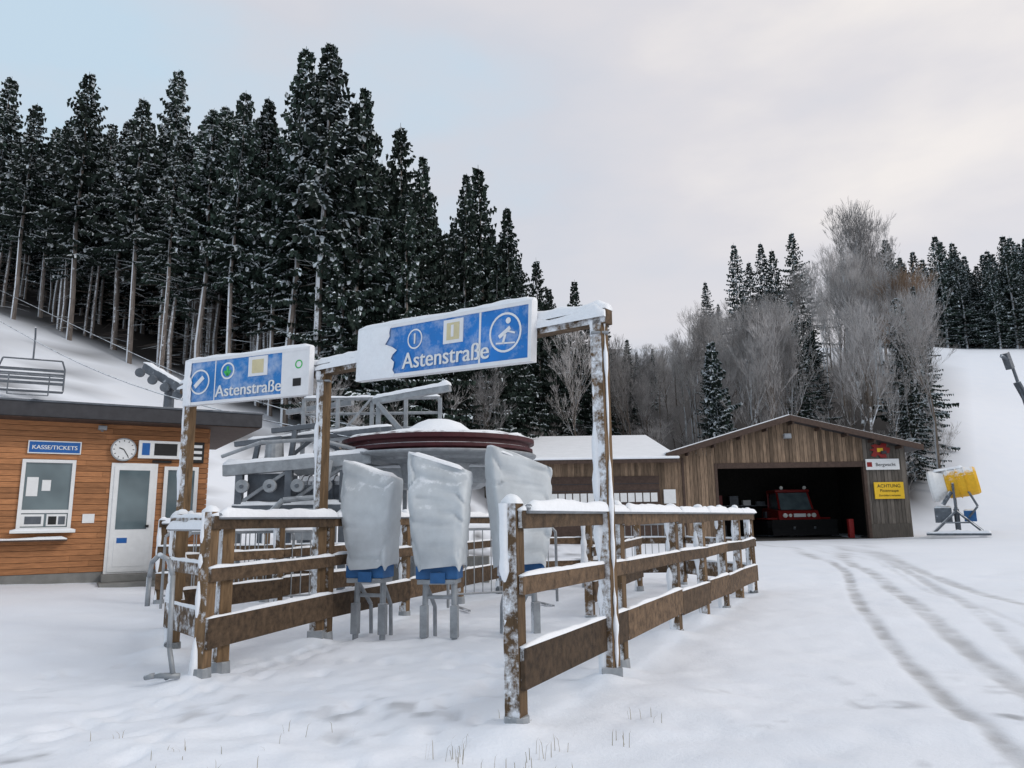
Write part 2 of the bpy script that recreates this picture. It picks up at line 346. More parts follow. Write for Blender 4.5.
def disc(mb,x,z,r,y,m,n=28,ri=0):
    vs=[];fs=[]
    for i in range(n):
        t=2*math.pi*i/n; vs.append((x+r*math.cos(t),y,z+r*math.sin(t)))
        if ri: vs.append((x+ri*math.cos(t),y,z+ri*math.sin(t)))
    if ri: fs=[(2*i,2*i+1,(2*i+3)%(2*n),(2*i+2)%(2*n)) for i in range(n)]
    else: fs=[tuple(range(n))]
    mb.add(vs,fs,m)
def snowpatch(mb,x0,x1,z0,z1,y,m,bulge=.02,nx_=26,nz_=14):
    vs=[];fs=[]
    for j in range(nz_+1):
        for i in range(nx_+1):
            u=i/nx_;v=j/nz_
            jx=(x1-x0)*.30*float(vnoise(v*5+x0*7,0,.6,2)+.6*vnoise(v*5,0,.2,4))
            x=x0+(x1-x0)*u+jx*u; z=z0+(z1-z0)*v
            ee=min(1,6*min(u,1-u))*min(1,4*min(v,1-v)+.2)
            vs.append((x,y-bulge*ee*(1+1.5*float(vnoise(x,z,.15,4)))-.001,z))
    for j in range(nz_):
        for i in range(nx_): q=j*(nx_+1)+i; fs.append((q,q+1,q+nx_+2,q+nx_+1))
    mb.add(vs,fs,m)
def sign(name,T,W,H,kind):
    e=empty(name); mb=MB(T)
    mb.bx(0,W,0,.07,0,H,0)
    f=.035
    mb.bx(f,W-f,-.004,-.0004,f,H-f,1)
    for x0,x1,z0,z1 in((0,W,0,f),(0,W,H-f,H),(0,f,f,H-f),(W-f,W,f,H-f)): mb.bx(x0,x1,-.014,-.0005,z0,z1,0)
    yy=-.007
    if kind==2:
        mb.bx(W*.735,W*.745,-.008,-.0045,f,H-f,0)
        disc(mb,W*.37,H*.66,.10,yy,0,ri=.085)
        mb.bx(W*.54,W*.65,-.012,-.0045,H*.48,H*.90,0); mb.bx(W*.56,W*.63,-.015,-.0125,H*.54,H*.84,3); mb.bx(W*.585,W*.60,-.018,-.0155,H*.59,H*.80,0)
        disc(mb,W*.87,H*.53,.18,yy,0,ri=.16)
        mb.beam((W*.84,-.008,H*.46),(W*.895,-.008,H*.60),.004,.035,0)
        disc(mb,W*.885,H*.72,.028,yy-.002,0); mb.beam((W*.825,-.008,H*.36),(W*.92,-.008,H*.34),.004,.014,0); mb.beam((W*.86,-.008,H*.35),(W*.872,-.008,H*.50),.004,.025,0); mb.beam((W*.87,-.010,H*.56),(W*.92,-.010,H*.50),.003,.016,0)
        text('1',T,W*.37,H*.57,-.008,.15,'white',e,align='CENTER',bold=1.5)
        text('Astenstraße',T,W*.30,H*.135,-.010,.225,'white',e,bold=1.5)
        sm=MB(T); snowpatch(sm,0.0,W*.225,0.0,H*.99,-.015,0,.03)
        sm.obj('snow_patch',['snow'],e,smooth=True)
    else:
        disc(mb,W*.13,H*.5,.15,yy,0,ri=.13); mb.beam((W*.09,-.008,H*.4),(W*.16,-.008,H*.6),.004,.05,0); mb.bx(W*.255,W*.262,-.008,-.0045,f,H-f,0)
        disc(mb,W*.36,H*.68,.10,yy,0,ri=.08); mb.beam((W*.36,-.009,H*.57),(W*.36,-.009,H*.78),.003,.03,2); mb.beam((W*.335,-.009,H*.68),(W*.36,-.009,H*.58),.003,.03,2);mb.beam((W*.385,-.009,H*.68),(W*.36,-.009,H*.58),.003,.03,2)
        mb.bx(W*.53,W*.68,-.012,-.0045,H*.50,H*.92,0); mb.bx(W*.56,W*.65,-.015,-.0125,H*.56,H*.85,3)
        mb.bx(W*.79,W-f,-.009,-.0045,f,H-f,0); disc(mb,W*.92,H*.65,.05,-.011,2,ri=.035); mb.bx(W*.88,W*.94,-.013,-.0095,H*.2,H*.36,4)
        text('Astenstraße',T,W*.268,H*.13,-.010,.195,'white',e,bold=1.5)
        sm=MB(T); snowpatch(sm,0.0,W*.06,0.0,H*.99,-.015,0,.02)
        sm.obj('snow_patch',['snow'],e,smooth=True)
    mb.bx(W*.2,W*.23,.071,.12,H*.1,H*.9,5); mb.bx(W*.8,W*.83,.071,.12,H*.1,H*.9,5)
    mb.obj('sign_board',['wsign','blue' if kind==2 else 'blue1','green','cream','ink','steel'],e)
    s=MB(T); s.snow((0,.03,H),(W,.03,H),.09,.05)
    s.obj('snow_cap',['snow'],e,smooth=True)
def signT(a,b,za,zb):
    a=Vector((*a,za));b=Vector((*b,zb)); x=(b-a).normalized(); y=Vector((-x.y,x.x,0)).normalized(); z=x.cross(y)
    T=Matrix.Identity(4); T.col[0][:3]=x;T.col[1][:3]=y;T.col[2][:3]=z;T.col[3][:3]=a; return T,(b-a).length
T,W=signT((-1.60,7.49),(.17,6.14),2.62,2.52); sign('lift_name_sign',T,W,.54,2)
T,W=signT((-3.88,8.62),(-2.21,7.93),2.57,2.57); sign('lift_name_sign',T,W,.54,1)

# ---------------------------------------------------------------- covered lift chairs
def tarpchair(x,y,rot,h=1.86,w=.66,tilt=.06,seed=0):
    e=empty('covered_lift_chair'); T=Matrix.Translation((x,y,hz(x,y)))@Matrix.Rotation(rot,4,'Z')
    mb=MB(T); nl=44; ns=64; z0=.72; vs=[];fs=[]
    for j in range(nl+1):
        t=j/nl; z=z0+(h-z0)*t
        close=1 if t<.965 else max(0.02,math.sqrt(max(0,1-((t-.965)/.035)**2)))
        ww=(.47+.19*min(1,t*1.15)**.8)*w/.66/2*(close**.35)
        dd=(.13+.05*(1-t)+.03*math.sin(t*3.1))*(.3+.7*close)
        cy=tilt*(t*2-1)+.03*math.sin(t*6.0+seed)
        for i in range(ns):
            a=2*math.pi*i/ns; c,s_=math.cos(a),math.sin(a)
            px=math.copysign(abs(c)**.20,c)*ww; py=math.copysign(abs(s_)**.30,s_)*dd+cy
            crease=abs(float(vnoise(px*1.2+z*.9+seed*5,z*.8-px+py,.22,seed)))
            nn=.012*float(vnoise(px*3+seed*9,z+py*2,.30,seed))-.030*max(0,.12-crease)/.12*.5
            nn+=.010*math.sin(px*34+z*6+seed)*(1-t)**1.5
            lean=-.05*(t-.5)*(1 if seed!=3 else -1)
            zz=z-.24*(px/.33)*.5*t**2
            if j==0: zz+=.03*math.sin(a*5+seed)
            vs.append((px*(1+nn*1.2)+lean,py+nn*(2.0 if s_<0 else -2.0)*-1,zz+.015*float(vnoise(px+seed,py,.2,6))))
    for j in range(nl):
        for i in range(ns): fs.append((j*ns+i,j*ns+(i+1)%ns,(j+1)*ns+(i+1)%ns,(j+1)*ns+i))
    fs.append(tuple(nl*ns+i for i in range(ns)))
    mb.add(vs,fs,0); mb.obj('tarp_cover',['tarp'],e,smooth=True)
    q=MB(T)
    q.bx(-.22,.22,-.15,.12,.61,.76,0); q.bx(-.20,.20,-.17,.13,.56,.607,1); q.bx(-.06,.10,-.185,-.171,.57,.68,0)
    q.obj('seat_pad',['bluepad','steel'],e,bevel=.02)
    l=MB(T)
    for s_ in(-1,1):
        l.tube([(s_*.15,.0,.58),(s_*.16,-.02,-.1)],.032,12)
        l.tube([(s_*.15,.0,.56),(s_*.12,.26,.3),(s_*.12,.28,-.1)],.022,8)
        l.bx(s_*.16-.04,s_*.16+.04,-.06,.02,0.02,.34,0)
    l.tube([(-.15,0,.42),(.15,0,.42)],.02,8)
    l.obj('steel_legs',['steel'],e,bevel=.006)
    s=MB(T); zt=h-.03; s.snow((-.31,tilt+.0,zt+.075),(.24,tilt+.0,zt-.10),.24,.05,seg=.05,am=.7); s.obj('snow_cap',['snow'],e,smooth=True)
tarpchair(-1.56,8.25,-.28,1.80,.66,.05,1)
tarpchair(-.78,7.95,-.15,1.86,.68,.07,2)
tarpchair(.06,8.1,.35,1.90,.72,.04,3)

# ---------------------------------------------------------------- chairlift drive station
e=empty('chairlift_drive_station'); c=(-1.5,15.0,-.22)
mb=MB()
mb.lathe([(.0,2.66),(1.80,2.70),(1.90,2.74),(1.90,2.80),(1.83,2.82),(1.83,2.88),(1.93,2.90),(1.93,2.98),(1.82,3.03),(0,3.06)],c,56,0)
mb.obj('bullwheel_rim',['dred'],e,smooth=False)
mb=MB(); mb.lathe([(.0,2.05),(.85,2.05),(1.0,2.15),(1.05,2.5),(1.45,2.56),(1.5,2.61),(0,2.655)],c,40,0); mb.lathe([(.6,.1),(.6,2.1)],c,24,0)
mb.lathe([(1.55,2.60),(1.95,2.63),(1.97,2.66),(1.97,2.69),(1.56,2.69)],c,48,0)
mb.bx(-2.5,-.5,14.75,15.25,-.1,.5,1)
mb.bx(-3.2,.1,14.2,14.3,1.9,2.2,0); mb.bx(-3.2,.1,15.6,15.72,1.9,2.2,0)
mb.obj('central_pillar',['steel','concrete'],e,bevel=.01)
mb=MB(); pr=[(1.88,2.985),(1.80,3.05),(1.2,3.08),(.8,3.14),(.62,3.26),(.45,3.38),(.25,3.45),(0.01,3.47)]
mb.lathe(pr,c,40,0)
mb.v=[(a+.05*float(vnoise(a,b_,.3)),b_+.05*float(vnoise(a,b_,.3,2)),z_+.05*float(vnoise(a,b_,.25,3))) for a,b_,z_ in mb.v]
mb.obj('snow_mound',['snow'],e,smooth=True)
mb=MB()
for i in range(8):
    a=i*math.pi/4+.2; mb.beam((c[0]+.9*math.cos(a),c[1]+.9*math.sin(a),2.42),(c[0]+1.85*math.cos(a),c[1]+1.85*math.sin(a),2.43),.08,.05,0)
for yy in(13.6,14.9):
    mb.beam((-5.3,yy,2.15),(-2.6,yy,2.35),.16,.20,1); mb.beam((-5.1,yy,1.45),(-2.7,yy,1.45),.14,.14,0)
    for xx in(-5.0,-4.1,-3.1): mb.beam((xx,yy,-.1),(xx,yy,2.15),.13,.13,0)
    mb.beam((-5.0,yy,1.55),(-4.1,yy,2.15),.06,.06,1); mb.beam((-4.1,yy,1.55),(-3.1,yy,2.2),.06,.06,1)
for xx in(-5.0,-4.1,-3.1): mb.beam((xx,13.7,1.9),(xx,14.8,1.9),.12,.14,1)
for i in range(4):
    xx=-4.9+i*.5; mb.cyl((xx,13.42,1.86),(xx,13.5,1.86),.12,.12,18,1); mb.cyl((xx,13.40,1.86),(xx,13.52,1.86),.04,.04,10,0)
mb.bx(-4.9,-4.2,13.72,14.5,1.6,2.1,0); mb.cyl((-4.0,14.0,1.8),(-3.2,14.0,1.8),.26,.26,20,0); mb.cyl((-4.55,14.1,2.1),(-4.55,14.1,2.75),.2,.16,16,1)
for k in range(6): mb.cyl((-3.95+k*.12,14.0,1.8),(-3.92+k*.12,14.0,1.8),.285,.285,20,0)
mb.cyl((-3.6,13.9,2.35),(-3.6,13.9,3.0),.09,.09,12,1); mb.cyl((-2.9,13.8,.9),(-2.9,13.8,1.5),.14,.14,14,1)
mb.tube([(-5.3,13.45,2.4),(-4.6,13.45,2.65),(-3.6,13.5,2.7),(-2.9,13.6,2.52)],.035,8,1)
mb.tube([(-5.2,13.4,1.1),(-4.4,13.4,1.2),(-3.2,13.4,1.15)],.04,8,1)
mb.tube([(-4.4,13.3,.1),(-4.4,13.3,1.3),(-4.1,13.3,1.6),(-3.4,13.35,1.65),(-3.3,13.4,2.3)],.05,10,1)
mb.bx(-3.9,-3.5,13.2,13.4,.9,1.45,1); mb.bx(-5.2,-4.9,13.2,13.45,.5,1.3,0)
for xx,zz in((-5.0,2.7),(-4.3,2.95),(-3.1,2.85)): mb.beam((xx,14.2,2.1),(xx+.1,14.2,zz),.09,.09,0); mb.beam((xx-.35,14.2,zz),(xx+.55,14.2,zz+.1),.1,.1,0)
mb.beam((-5.2,14.5,2.75),(-2.4,14.6,3.0),.09,.12,0); mb.beam((-4.7,14.5,2.2),(-3.9,14.5,2.85),.07,.07,0); mb.beam((-3.8,14.5,2.85),(-3.0,14.5,2.3),.07,.07,0)
mb.obj('machinery_frame',['steeld','steel','black'],e,bevel=.008)
mb=MB()
for xx in(-4.9,-4.1,-3.3,-2.5,-1.7): mb.beam((xx,17.2,0),(xx,17.2,4.05),.09,.09,0)
for z in(3.35,3.7,4.05): mb.cyl((-4.9,17.2,z),(-1.7,17.2,z),.035,n=8)
mb.beam((-5.1,17.2,3.1),(-1.3,17.2,3.1),.4,.12,0)
mb.beam((-4.1,17.13,3.1),(-3.3,17.13,4.05),.05,.05,0); mb.beam((-3.3,17.13,4.05),(-2.5,17.13,3.1),.05,.05,0)
mb.beam((-3.1,16.4,3.85),(-1.35,15.9,4.05),.16,.13,0); mb.beam((-3.0,16.4,2.7),(-3.0,16.4,3.8),.1,.1,0); mb.beam((-2.2,16.1,2.9),(-3.0,16.3,3.8),.09,.09,0)
mb.beam((-5.6,18.2,3.9),(-3.8,17.4,4.0),.12,.12,0)
mb.obj('service_platform',['steel'],e,bevel=.006)
s=MB(); s.snow((-3.1,16.4,3.91),(-1.35,15.9,4.11),.18,.12); s.snow((-4.9,17.2,4.08),(-1.7,17.2,4.08),.08,.06)
s.snow((-5.3,13.6,2.25),(-2.6,13.6,2.45),.17,.10); s.snow((-5.1,13.6,1.52),(-2.7,13.6,1.52),.15,.08); s.snow((-4.9,14.1,2.1),(-4.2,14.1,2.1),.7,.15); s.snow((-3.2,14.25,2.2),(.1,14.25,2.2),.12,.06)
s.snow((-5.1,17.1,3.16),(-1.3,17.1,3.16),.35,.06); s.snow((-5.2,14.5,2.81),(-2.4,14.6,3.06),.1,.07)
s.obj('snow_cap',['snow'],e,smooth=True)
mb=MB()
for o in(-1.9,1.9):
    p=Vector((-1.5+o*.6,15+o*.75,2.66)); q=Vector((-17+o*.6,27.5+o*.75,8.3)); pts=[]
    for i in range(13): t=i/12; w=p.lerp(q,t); w.z-=math.sin(math.pi*t)*.5; pts.append(w)
    q2=q+Vector((-30,24,14)); mb.tube(pts+[q2],.014,6,0)
mb.obj('haul_cable',['steeld'],e)

def liftchair(x,y,z,rot,s_=1.0):
    e=empty('hanging_lift_chair'); T=Matrix.Translation((x,y,z))@Matrix.Rotation(rot,4,'Z')@Matrix.Scale(s_,4); m_=MB(T)
    m_.tube([(0,0,2.3),(0,.25,2.0),(0,.3,1.2)],.03,8); m_.tube([(-1,0,.0),(-1,.35,.1),(-1,.4,.9),(-.9,.35,1.2),(.9,.35,1.2),(1,.4,.9),(1,.35,.1),(1,0,.0)],.03,8)
    m_.tube([(-1,0,.55),(-1,-.35,.5),(1,-.35,.5),(1,0,.55)],.025,8); m_.tube([(-.6,-.35,.5),(-.6,-.4,-.2),(.6,-.4,-.2),(.6,-.35,.5)],.02,8)
    for i in range(5): m_.bx(-1,1,-.05+i*.08,.0+i*.08,0,.03,0)
    for i in range(4): m_.bx(-1,1,.36,.38,.3+i*.16,.4+i*.16,0)
    m_.obj('tubular_frame',['steeld'],e); q=MB(T); q.snow((-1,.15,.03),(1,.15,.03),.4,.07); q.obj('snow_cap',['snow'],e,smooth=True)
liftchair(-17.0,25.6,5.9,.5)
e=empty('lift_tower'); x,y=-12.0,25.5; z0=hz(x,y); mb=MB()
mb.cyl((x,y,z0-.5),(x,y,6.2),.22,.16,14); mb.beam((x-1.0,y+.2,6.7),(x+.8,y-.4,5.7),.3,.3); 
for i in range(4): mb.cyl((x-.9+i*.45,y-.3,6.4-i*.27),(x-.9+i*.45,y-.42,6.4-i*.27),.16,.16,14)
mb.obj('mast_and_sheaves',['steeld'],e,bevel=.01); s=MB(); s.snow((x-1,y+.2,6.85),(x+.8,y-.4,5.85),.3,.15); s.obj('snow_cap',['snow'],e,smooth=True)

# ---------------------------------------------------------------- ticket kiosk
e=empty('ticket_office'); T=frame((-9.4,13.5,0),(.853,.523)); Lf,Rt=-5.0,3.58; Zr=3.17
mb=MB(T); mb.bx(Lf,Rt,.03,4.2,.18,Zr+.1,1)
z=.34; BH=.105
while z<Zr:
    xx=Lf
    for j in range(3):
        x1=[-1.6+random.uniform(-.5,.5),1.35+random.uniform(-.6,.6),Rt][j]
        mb.bx(xx+.001,x1-.001,0,.03,z,z+BH-.007,0); xx=x1
    z+=BH
z=.34
while z<Zr: mb.bx(Rt,Rt+.03,0,4.2,z,z+BH-.008,0); z+=BH
mb.obj('wall_cladding',['kiosk','darkwood'],e,bevel=.003)
mb=MB(T); mb.bx(Lf,Rt+.02,.01,4.2,-.6,.335,0); mb.bx(1.75,2.85,-.75,-.005,-.2,.16,0); mb.bx(1.8,2.8,-.45,-.006,.16,.29,0); mb.obj('concrete_plinth',['concrete'],e,bevel=.01)
mb=MB(T); mb.bx(Lf-.4,Rt+.95,-.55,4.6,Zr,Zr+.27,0); mb.bx(Lf-.42,Rt+.97,-.57,4.62,Zr+.27,Zr+.31,1)
mb.bx(Lf-.38,Rt+.93,-.53,4.58,Zr-.02,Zr-.001,2); mb.obj('flat_roof',['dark','steeld','darkwood'],e,bevel=.008)
s=MB(T); s.snow((Lf-.4,2.0,Zr+.30),(Rt+.94,2.0,Zr+.30),5.1,.07,seg=.2); s.obj('roof_snow',['snowroof'],e,smooth=True)
def window(mb,x0,x1,z0,z1,fr=.06,mull=()):
    mb.bx(x0,x1,-.012,-.002,z0,z1,1)
    for a in((x0,x1,z0,z0+fr),(x0,x1,z1-fr,z1),(x0,x0+fr,z0+fr,z1-fr),(x1-fr,x1,z0+fr,z1-fr)): mb.bx(a[0],a[1],-.05,-.001,a[2],a[3],0)
    for k in mull: mb.bx(k[0],k[1],-.045,-.0125,k[2],k[3],0)
mb=MB(T)
window(mb,.38,1.24,1.12,2.43,.06,[(.44,1.18,1.44,1.50)])
mb.bx(.44,.80,-.03,-.0125,1.20,1.42,0); mb.bx(.50,.76,-.035,-.031,1.24,1.38,2); mb.bx(.84,1.16,-.03,-.0125,1.20,1.42,0); mb.bx(.87,1.0,-.035,-.031,1.23,1.38,3); mb.bx(1.03,1.14,-.035,-.031,1.23,1.38,2)
mb.bx(.48,.66,-.02,-.0125,1.75,2.1,0); mb.bx(.72,.86,-.02,-.0125,1.85,2.05,0)
mb.bx(.3,1.32,-.22,-.052,1.08,1.12,0)
mb.bx(-.9,1.2,-.30,-.001,.93,.96,4)
window(mb,-2.2,-1.2,1.12,2.43)
window(mb,2.78,3.42,1.05,2.35,.07)
mb.bx(1.84,2.66,-.03,-.001,.28,2.40,0); mb.bx(1.90,2.60,-.05,-.031,.32,2.34,0); mb.bx(1.98,2.52,-.056,-.0505,1.12,2.26,1); mb.bx(1.98,2.52,-.058,-.0505,.42,.98,0); mb.bx(2.50,2.56,-.1,-.051,1.15,1.2,3)
mb.bx(2.02,2.2,-.0605,-.0585,.86,.96,5)
mb.bx(2.28,3.1,-.12,-.001,2.50,2.85,0); mb.bx(2.34,2.48,-.125,-.121,2.56,2.80,5); mb.bx(2.56,2.98,-.125,-.121,2.56,2.80,3); mb.bx(3.16,3.5,-.06,-.001,2.44,2.86,3)
for k in range(3): mb.bx(3.2,3.46,-.064,-.061,2.5+k*.12,2.56+k*.12,0)
mb.bx(2.55,2.9,-.05,-.001,2.42,2.47,3)
mb.bx(1.42,1.62,-.02,-.001,1.25,1.42,0)
mb.obj('windows_and_door',['white','glass','steeld','ink','darkwood','blue2'],e,bevel=.004)
s=MB(T); s.snow((.3,-.14,1.12),(1.32,-.14,1.12),.15,.05); s.snow((-.9,-.16,.96),(1.2,-.16,.96),.26,.05); s.obj('sill_snow',['snow'],e,smooth=True)
q=empty('ticket_sign'); mb=MB(T); mb.bx(.44,1.30,-.05,-.002,2.54,2.78,0); mb.bx(.46,1.28,-.053,-.0505,2.56,2.76,1); mb.obj('board',['white','blue2'],q,bevel=.003)
text('KASSE/TICKETS',T,.87,2.62,-.056,.108,'white',q,align='CENTER',bold=1.5)
q=empty('wall_clock'); mb=MB(T)
mb.cyl((2.02,-.001,2.66),(2.02,-.10,2.66),.225,.225,36,1); disc(mb,2.02,2.66,.20,-.1015,0,36)
for k in range(12):
    a=k*math.pi/6; mb.beam((2.02+.155*math.cos(a),-.104,2.66+.155*math.sin(a)),(2.02+.185*math.cos(a),-.104,2.66+.185*math.sin(a)),.003,.014,2)
mb.beam((2.02,-.106,2.66),(1.94,-.106,2.69),.003,.02,2); mb.beam((2.02,-.108,2.66),(2.10,-.108,2.53),.003,.014,2); mb.obj('clock_face',['white','steel','ink'],q)
q=empty('wall_lamp'); mb=MB(T); mb.bx(1.55,1.7,-.2,-.05,3.02,3.1,0); mb.bx(1.6,1.65,-.05,-.001,3.0,3.1,0); mb.obj('housing',['steel'],q,bevel=.01)

# ---------------------------------------------------------------- groomer garage
e=empty('groomer_garage'); GY=38.0; xl,xr,xp=8.4,20.1,14.1; zl,zr,zp=4.35,4.55,6.0
def roofz(x): return zl+(zp-zl)*(x-xl)/(xp-xl) if x<xp else zp+(zr-zp)*(x-xp)/(xr-xp)
mb=MB(); x=xl; w=.19
while x<xr-.05:
    x1=min(x+w*random.uniform(.85,1.15),xr); xm=(x+x1)/2; z0=-.3 if not(10.4<xm<17.9) else 3.72
    mt=0 if xm<17.9 else 2
    y0=GY+random.uniform(-.012,.012)
    a,b_=x+.008,x1-.008
    mb.add([(a,y0,z0),(b_,y0,z0),(b_,y0+.03,z0),(a,y0+.03,z0),(a,y0,roofz(a)),(b_,y0,roofz(b_)),(b_,y0+.03,roofz(b_)),(a,y0+.03,roofz(a))],[(0,3,2,1),(4,5,6,7),(0,1,5,4),(1,2,6,5),(2,3,7,6),(3,0,4,7)],mt if z0<3 else 0)
    x=x1
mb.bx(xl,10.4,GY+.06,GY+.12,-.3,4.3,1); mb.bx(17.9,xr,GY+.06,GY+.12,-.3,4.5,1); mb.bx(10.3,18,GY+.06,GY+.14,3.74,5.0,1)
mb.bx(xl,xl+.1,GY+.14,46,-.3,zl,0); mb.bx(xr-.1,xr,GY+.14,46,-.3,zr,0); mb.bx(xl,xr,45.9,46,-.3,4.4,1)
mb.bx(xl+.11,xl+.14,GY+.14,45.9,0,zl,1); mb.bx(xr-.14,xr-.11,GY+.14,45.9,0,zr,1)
mb.obj('plank_walls',['garage','inside','garage2'],e)
mb=MB(); mb.bx(10.28,10.42,GY-.05,GY+.2,-.2,3.9,0); mb.bx(17.86,18.02,GY-.05,GY+.2,-.2,3.9,0); mb.bx(10.43,17.85,GY-.05,GY+.2,3.62,3.9,0)
mb.bx(8.6,8.72,GY-.06,GY-.02,-.2,4.2,0); mb.bx(17.9,20.0,GY-.045,GY-.02,.02,.75,1)
mb.obj('door_frame',['darkwood','garage2'],e,bevel=.01)
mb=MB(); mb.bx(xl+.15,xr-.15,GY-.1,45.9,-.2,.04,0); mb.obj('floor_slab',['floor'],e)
def slab(mb,x0,z0,x1,z1,y0,y1,t,m):
    mb.add([(x0,y0,z0),(x1,y0,z1),(x1,y1,z1),(x0,y1,z0),(x0,y0,z0+t),(x1,y0,z1+t),(x1,y1,z1+t),(x0,y1,z0+t)],[(0,3,2,1),(4,5,6,7),(0,1,5,4),(1,2,6,5),(2,3,7,6),(3,0,4,7)],m)
sl=(zp-zl)/(xp-xl); sr=(zr-zp)/(xr-xp)
mb=MB(); slab(mb,xl-.7,zl-.7*sl,xp,zp,GY-.7,46.3,.20,0); slab(mb,xp+.002,zp,xr+.6,zr+.6*sr,GY-.7,46.3,.20,0)
slab(mb,xl-.7,zl-.7*sl-.05,xp,zp-.05,GY-.76,GY-.705,.30,1); slab(mb,xp+.002,zp-.05,xr+.6,zr+.6*sr-.05,GY-.76,GY-.705,.30,1)
for k in range(9):
    x=xl+.4+k*1.35; mb.bx(x,x+.1,GY-.7,GY-.03,roofz(x)-.18,roofz(x)-.03,1)
mb.obj('gable_roof',['dark','darkwood'],e,bevel=.01)
mb=MB(); slab(mb,xl-.65,zl-.65*sl+.203,xp,zp+.203,GY-.68,46.2,.10,0); slab(mb,xp+.002,zp+.203,xr+.55,zr+.55*sr+.203,GY-.68,46.2,.08,0); mb.obj('roof_snow',['snowroof'],e,bevel=.04)
mb=MB()
for k in range(14):
    x=random.choice([random.uniform(10.5,12.6),random.uniform(12,17.5)]); y=random.uniform(43.9,45.3); w=random.uniform(.2,.5); h=random.uniform(.3,1.6); mb.bx(x,x+w,y,y+w,.04,.04+h,random.choice([0,1,2,0]))
mb.bx(10.5,17.5,45.0,45.5,1.8,1.86,0)
for k in range(8): x=10.6+k*.8; mb.bx(x,x+random.uniform(.2,.6),45.05,45.4,1.86,1.86+random.uniform(.2,.6),random.choice([0,1,2,3]))
mb.bx(17.3,17.55,38.9,39.15,.04,1.0,3)
mb.obj('stored_equipment',['steeld','concrete','white','red'],e,bevel=.01)
e=empty('garage_side_building'); wx0,wx1=.9,8.38; mb=MB(); x=wx0
while x<wx1-.02:
    x1=min(x+.17,wx1); mb.bx(x+.004,x1-.004,37.9,37.93,-.3,4.05,0); x=x1
mb.bx(wx0,wx1,37.94,46,-.3,4.05,1)
mb.add([(wx0,37.94,4.05),(wx1,37.94,4.05),(wx1,46,5.9),(wx0,46,5.9),(wx0,46,4.0),(wx1,46,4.0)],[(0,3,4),(1,5,2),(3,2,5,4)],0)
mb.obj('plank_walls',['garage','inside'],e)
mb=MB(); mb.add([(wx0-.5,37.2,3.92),(wx1,37.2,3.92),(wx1,46.3,6.0),(wx0-.5,46.3,6.0)]+[(wx0-.5,37.2,4.1),(wx1,37.2,4.1),(wx1,46.3,6.18),(wx0-.5,46.3,6.18)],[(0,3,2,1),(4,5,6,7),(0,1,5,4),(1,2,6,5),(2,3,7,6),(3,0,4,7)],0)
mb.obj('pent_roof',['darkwood'],e,bevel=.01)
mb=MB(); mb.add([(wx0-.48,37.15,4.103),(wx1-.02,37.15,4.103),(wx1-.02,46.2,6.183),(wx0-.48,46.2,6.183)]+[(wx0-.48,37.15,4.23),(wx1-.02,37.15,4.23),(wx1-.02,46.2,6.32),(wx0-.48,46.2,6.32)],[(0,3,2,1),(4,5,6,7),(0,1,5,4),(1,2,6,5),(2,3,7,6),(3,0,4,7)],0)
mb.obj('roof_snow',['snowroof'],e,bevel=.05)
mb=MB()
for x0,x1 in((1.4,4.2),(4.5,7.4)):
    mb.bx(x0,x1,37.84,37.895,-.2,3.3,0)
    n=7
    for i in range(n):
        a=x0+.1+(x1-x0-.2)*i/n; mb.bx(a+.03,a+(x1-x0-.2)/n-.03,37.80,37.838,2.0,2.45,1)
    for k in range(5): mb.bx(x0,x1,37.82,37.838,.3+k*.55 if k<3 else 2.55+(k-3)*.35,.33+k*.55 if k<3 else 2.58+(k-3)*.35,2)
mb.bx(7.6,8.2,37.8,37.895,1.9,2.6,1)
mb.obj('sectional_doors',['darkwood','white','dark'],e)

q=empty('garage_notice_sign'); T=frame((17.95,GY-.06,0),(1,0)); mb=MB(T); mb.bx(.05,1.75,-.04,0,3.45,4.0,0); mb.obj('board',['white'],q); text('Bergwacht',T,1.05,3.63,-.05,.24,'ink',q,align='CENTER')
mb=MB(T); mb.bx(.1,.36,-.045,-.041,3.6,3.84,0); mb.obj('cross',['red'],q)
q=empty('yellow_warning_sign'); mb=MB(T); mb.bx(.35,1.85,-.05,0,1.98,2.82,0); mb.obj('board',['yel2'],q,bevel=.01)
for i,(t,sz) in enumerate((('ACHTUNG',.24),('Pistenraupe',.20),('Durchfahrt verboten',.13))): text(t,T,1.1,2.55-.22*i,-.056,sz,'ink',q,align='CENTER')
q=empty('red_lion_emblem'); mb=MB(T)
pts=[(.35,4.25),(.55,4.15),(.7,4.3),(.85,4.12),(1.15,4.12),(1.1,4.35),(1.3,4.4),(1.35,4.7),(1.15,4.75),(1.2,4.95),(.95,5.0),(.85,4.85),(.6,4.95),(.4,4.85),(.55,4.7),(.3,4.6),(.5,4.5)]
pts=[(a,4.08+(b_-4.12)*.85) for a,b_ in pts]
mb.add([(a,-.06,b_-.02) for a,b_ in pts]+[(a,-.02,b_-.02) for a,b_ in pts],[tuple(range(len(pts)))]+[(i,i+len(pts),(i+1)%len(pts)+len(pts),(i+1)%len(pts)) for i in range(len(pts))],0); mb.bx(.68,.98,-.07,-.061,4.35,4.55,1); mb.obj('emblem',['red','yel2'],q)
q=empty('wall_floodlight'); mb=MB(); mb.bx(18.8,19.05,GY-.25,GY-.05,4.25,4.4,0); mb.bx(18.9,18.95,GY-.05,GY-.01,4.25,4.35,0); mb.bx(13.9,14.25,GY-.3,GY-.04,5.1,5.35,1); mb.obj('housing',['dark','steel'],q,bevel=.01)

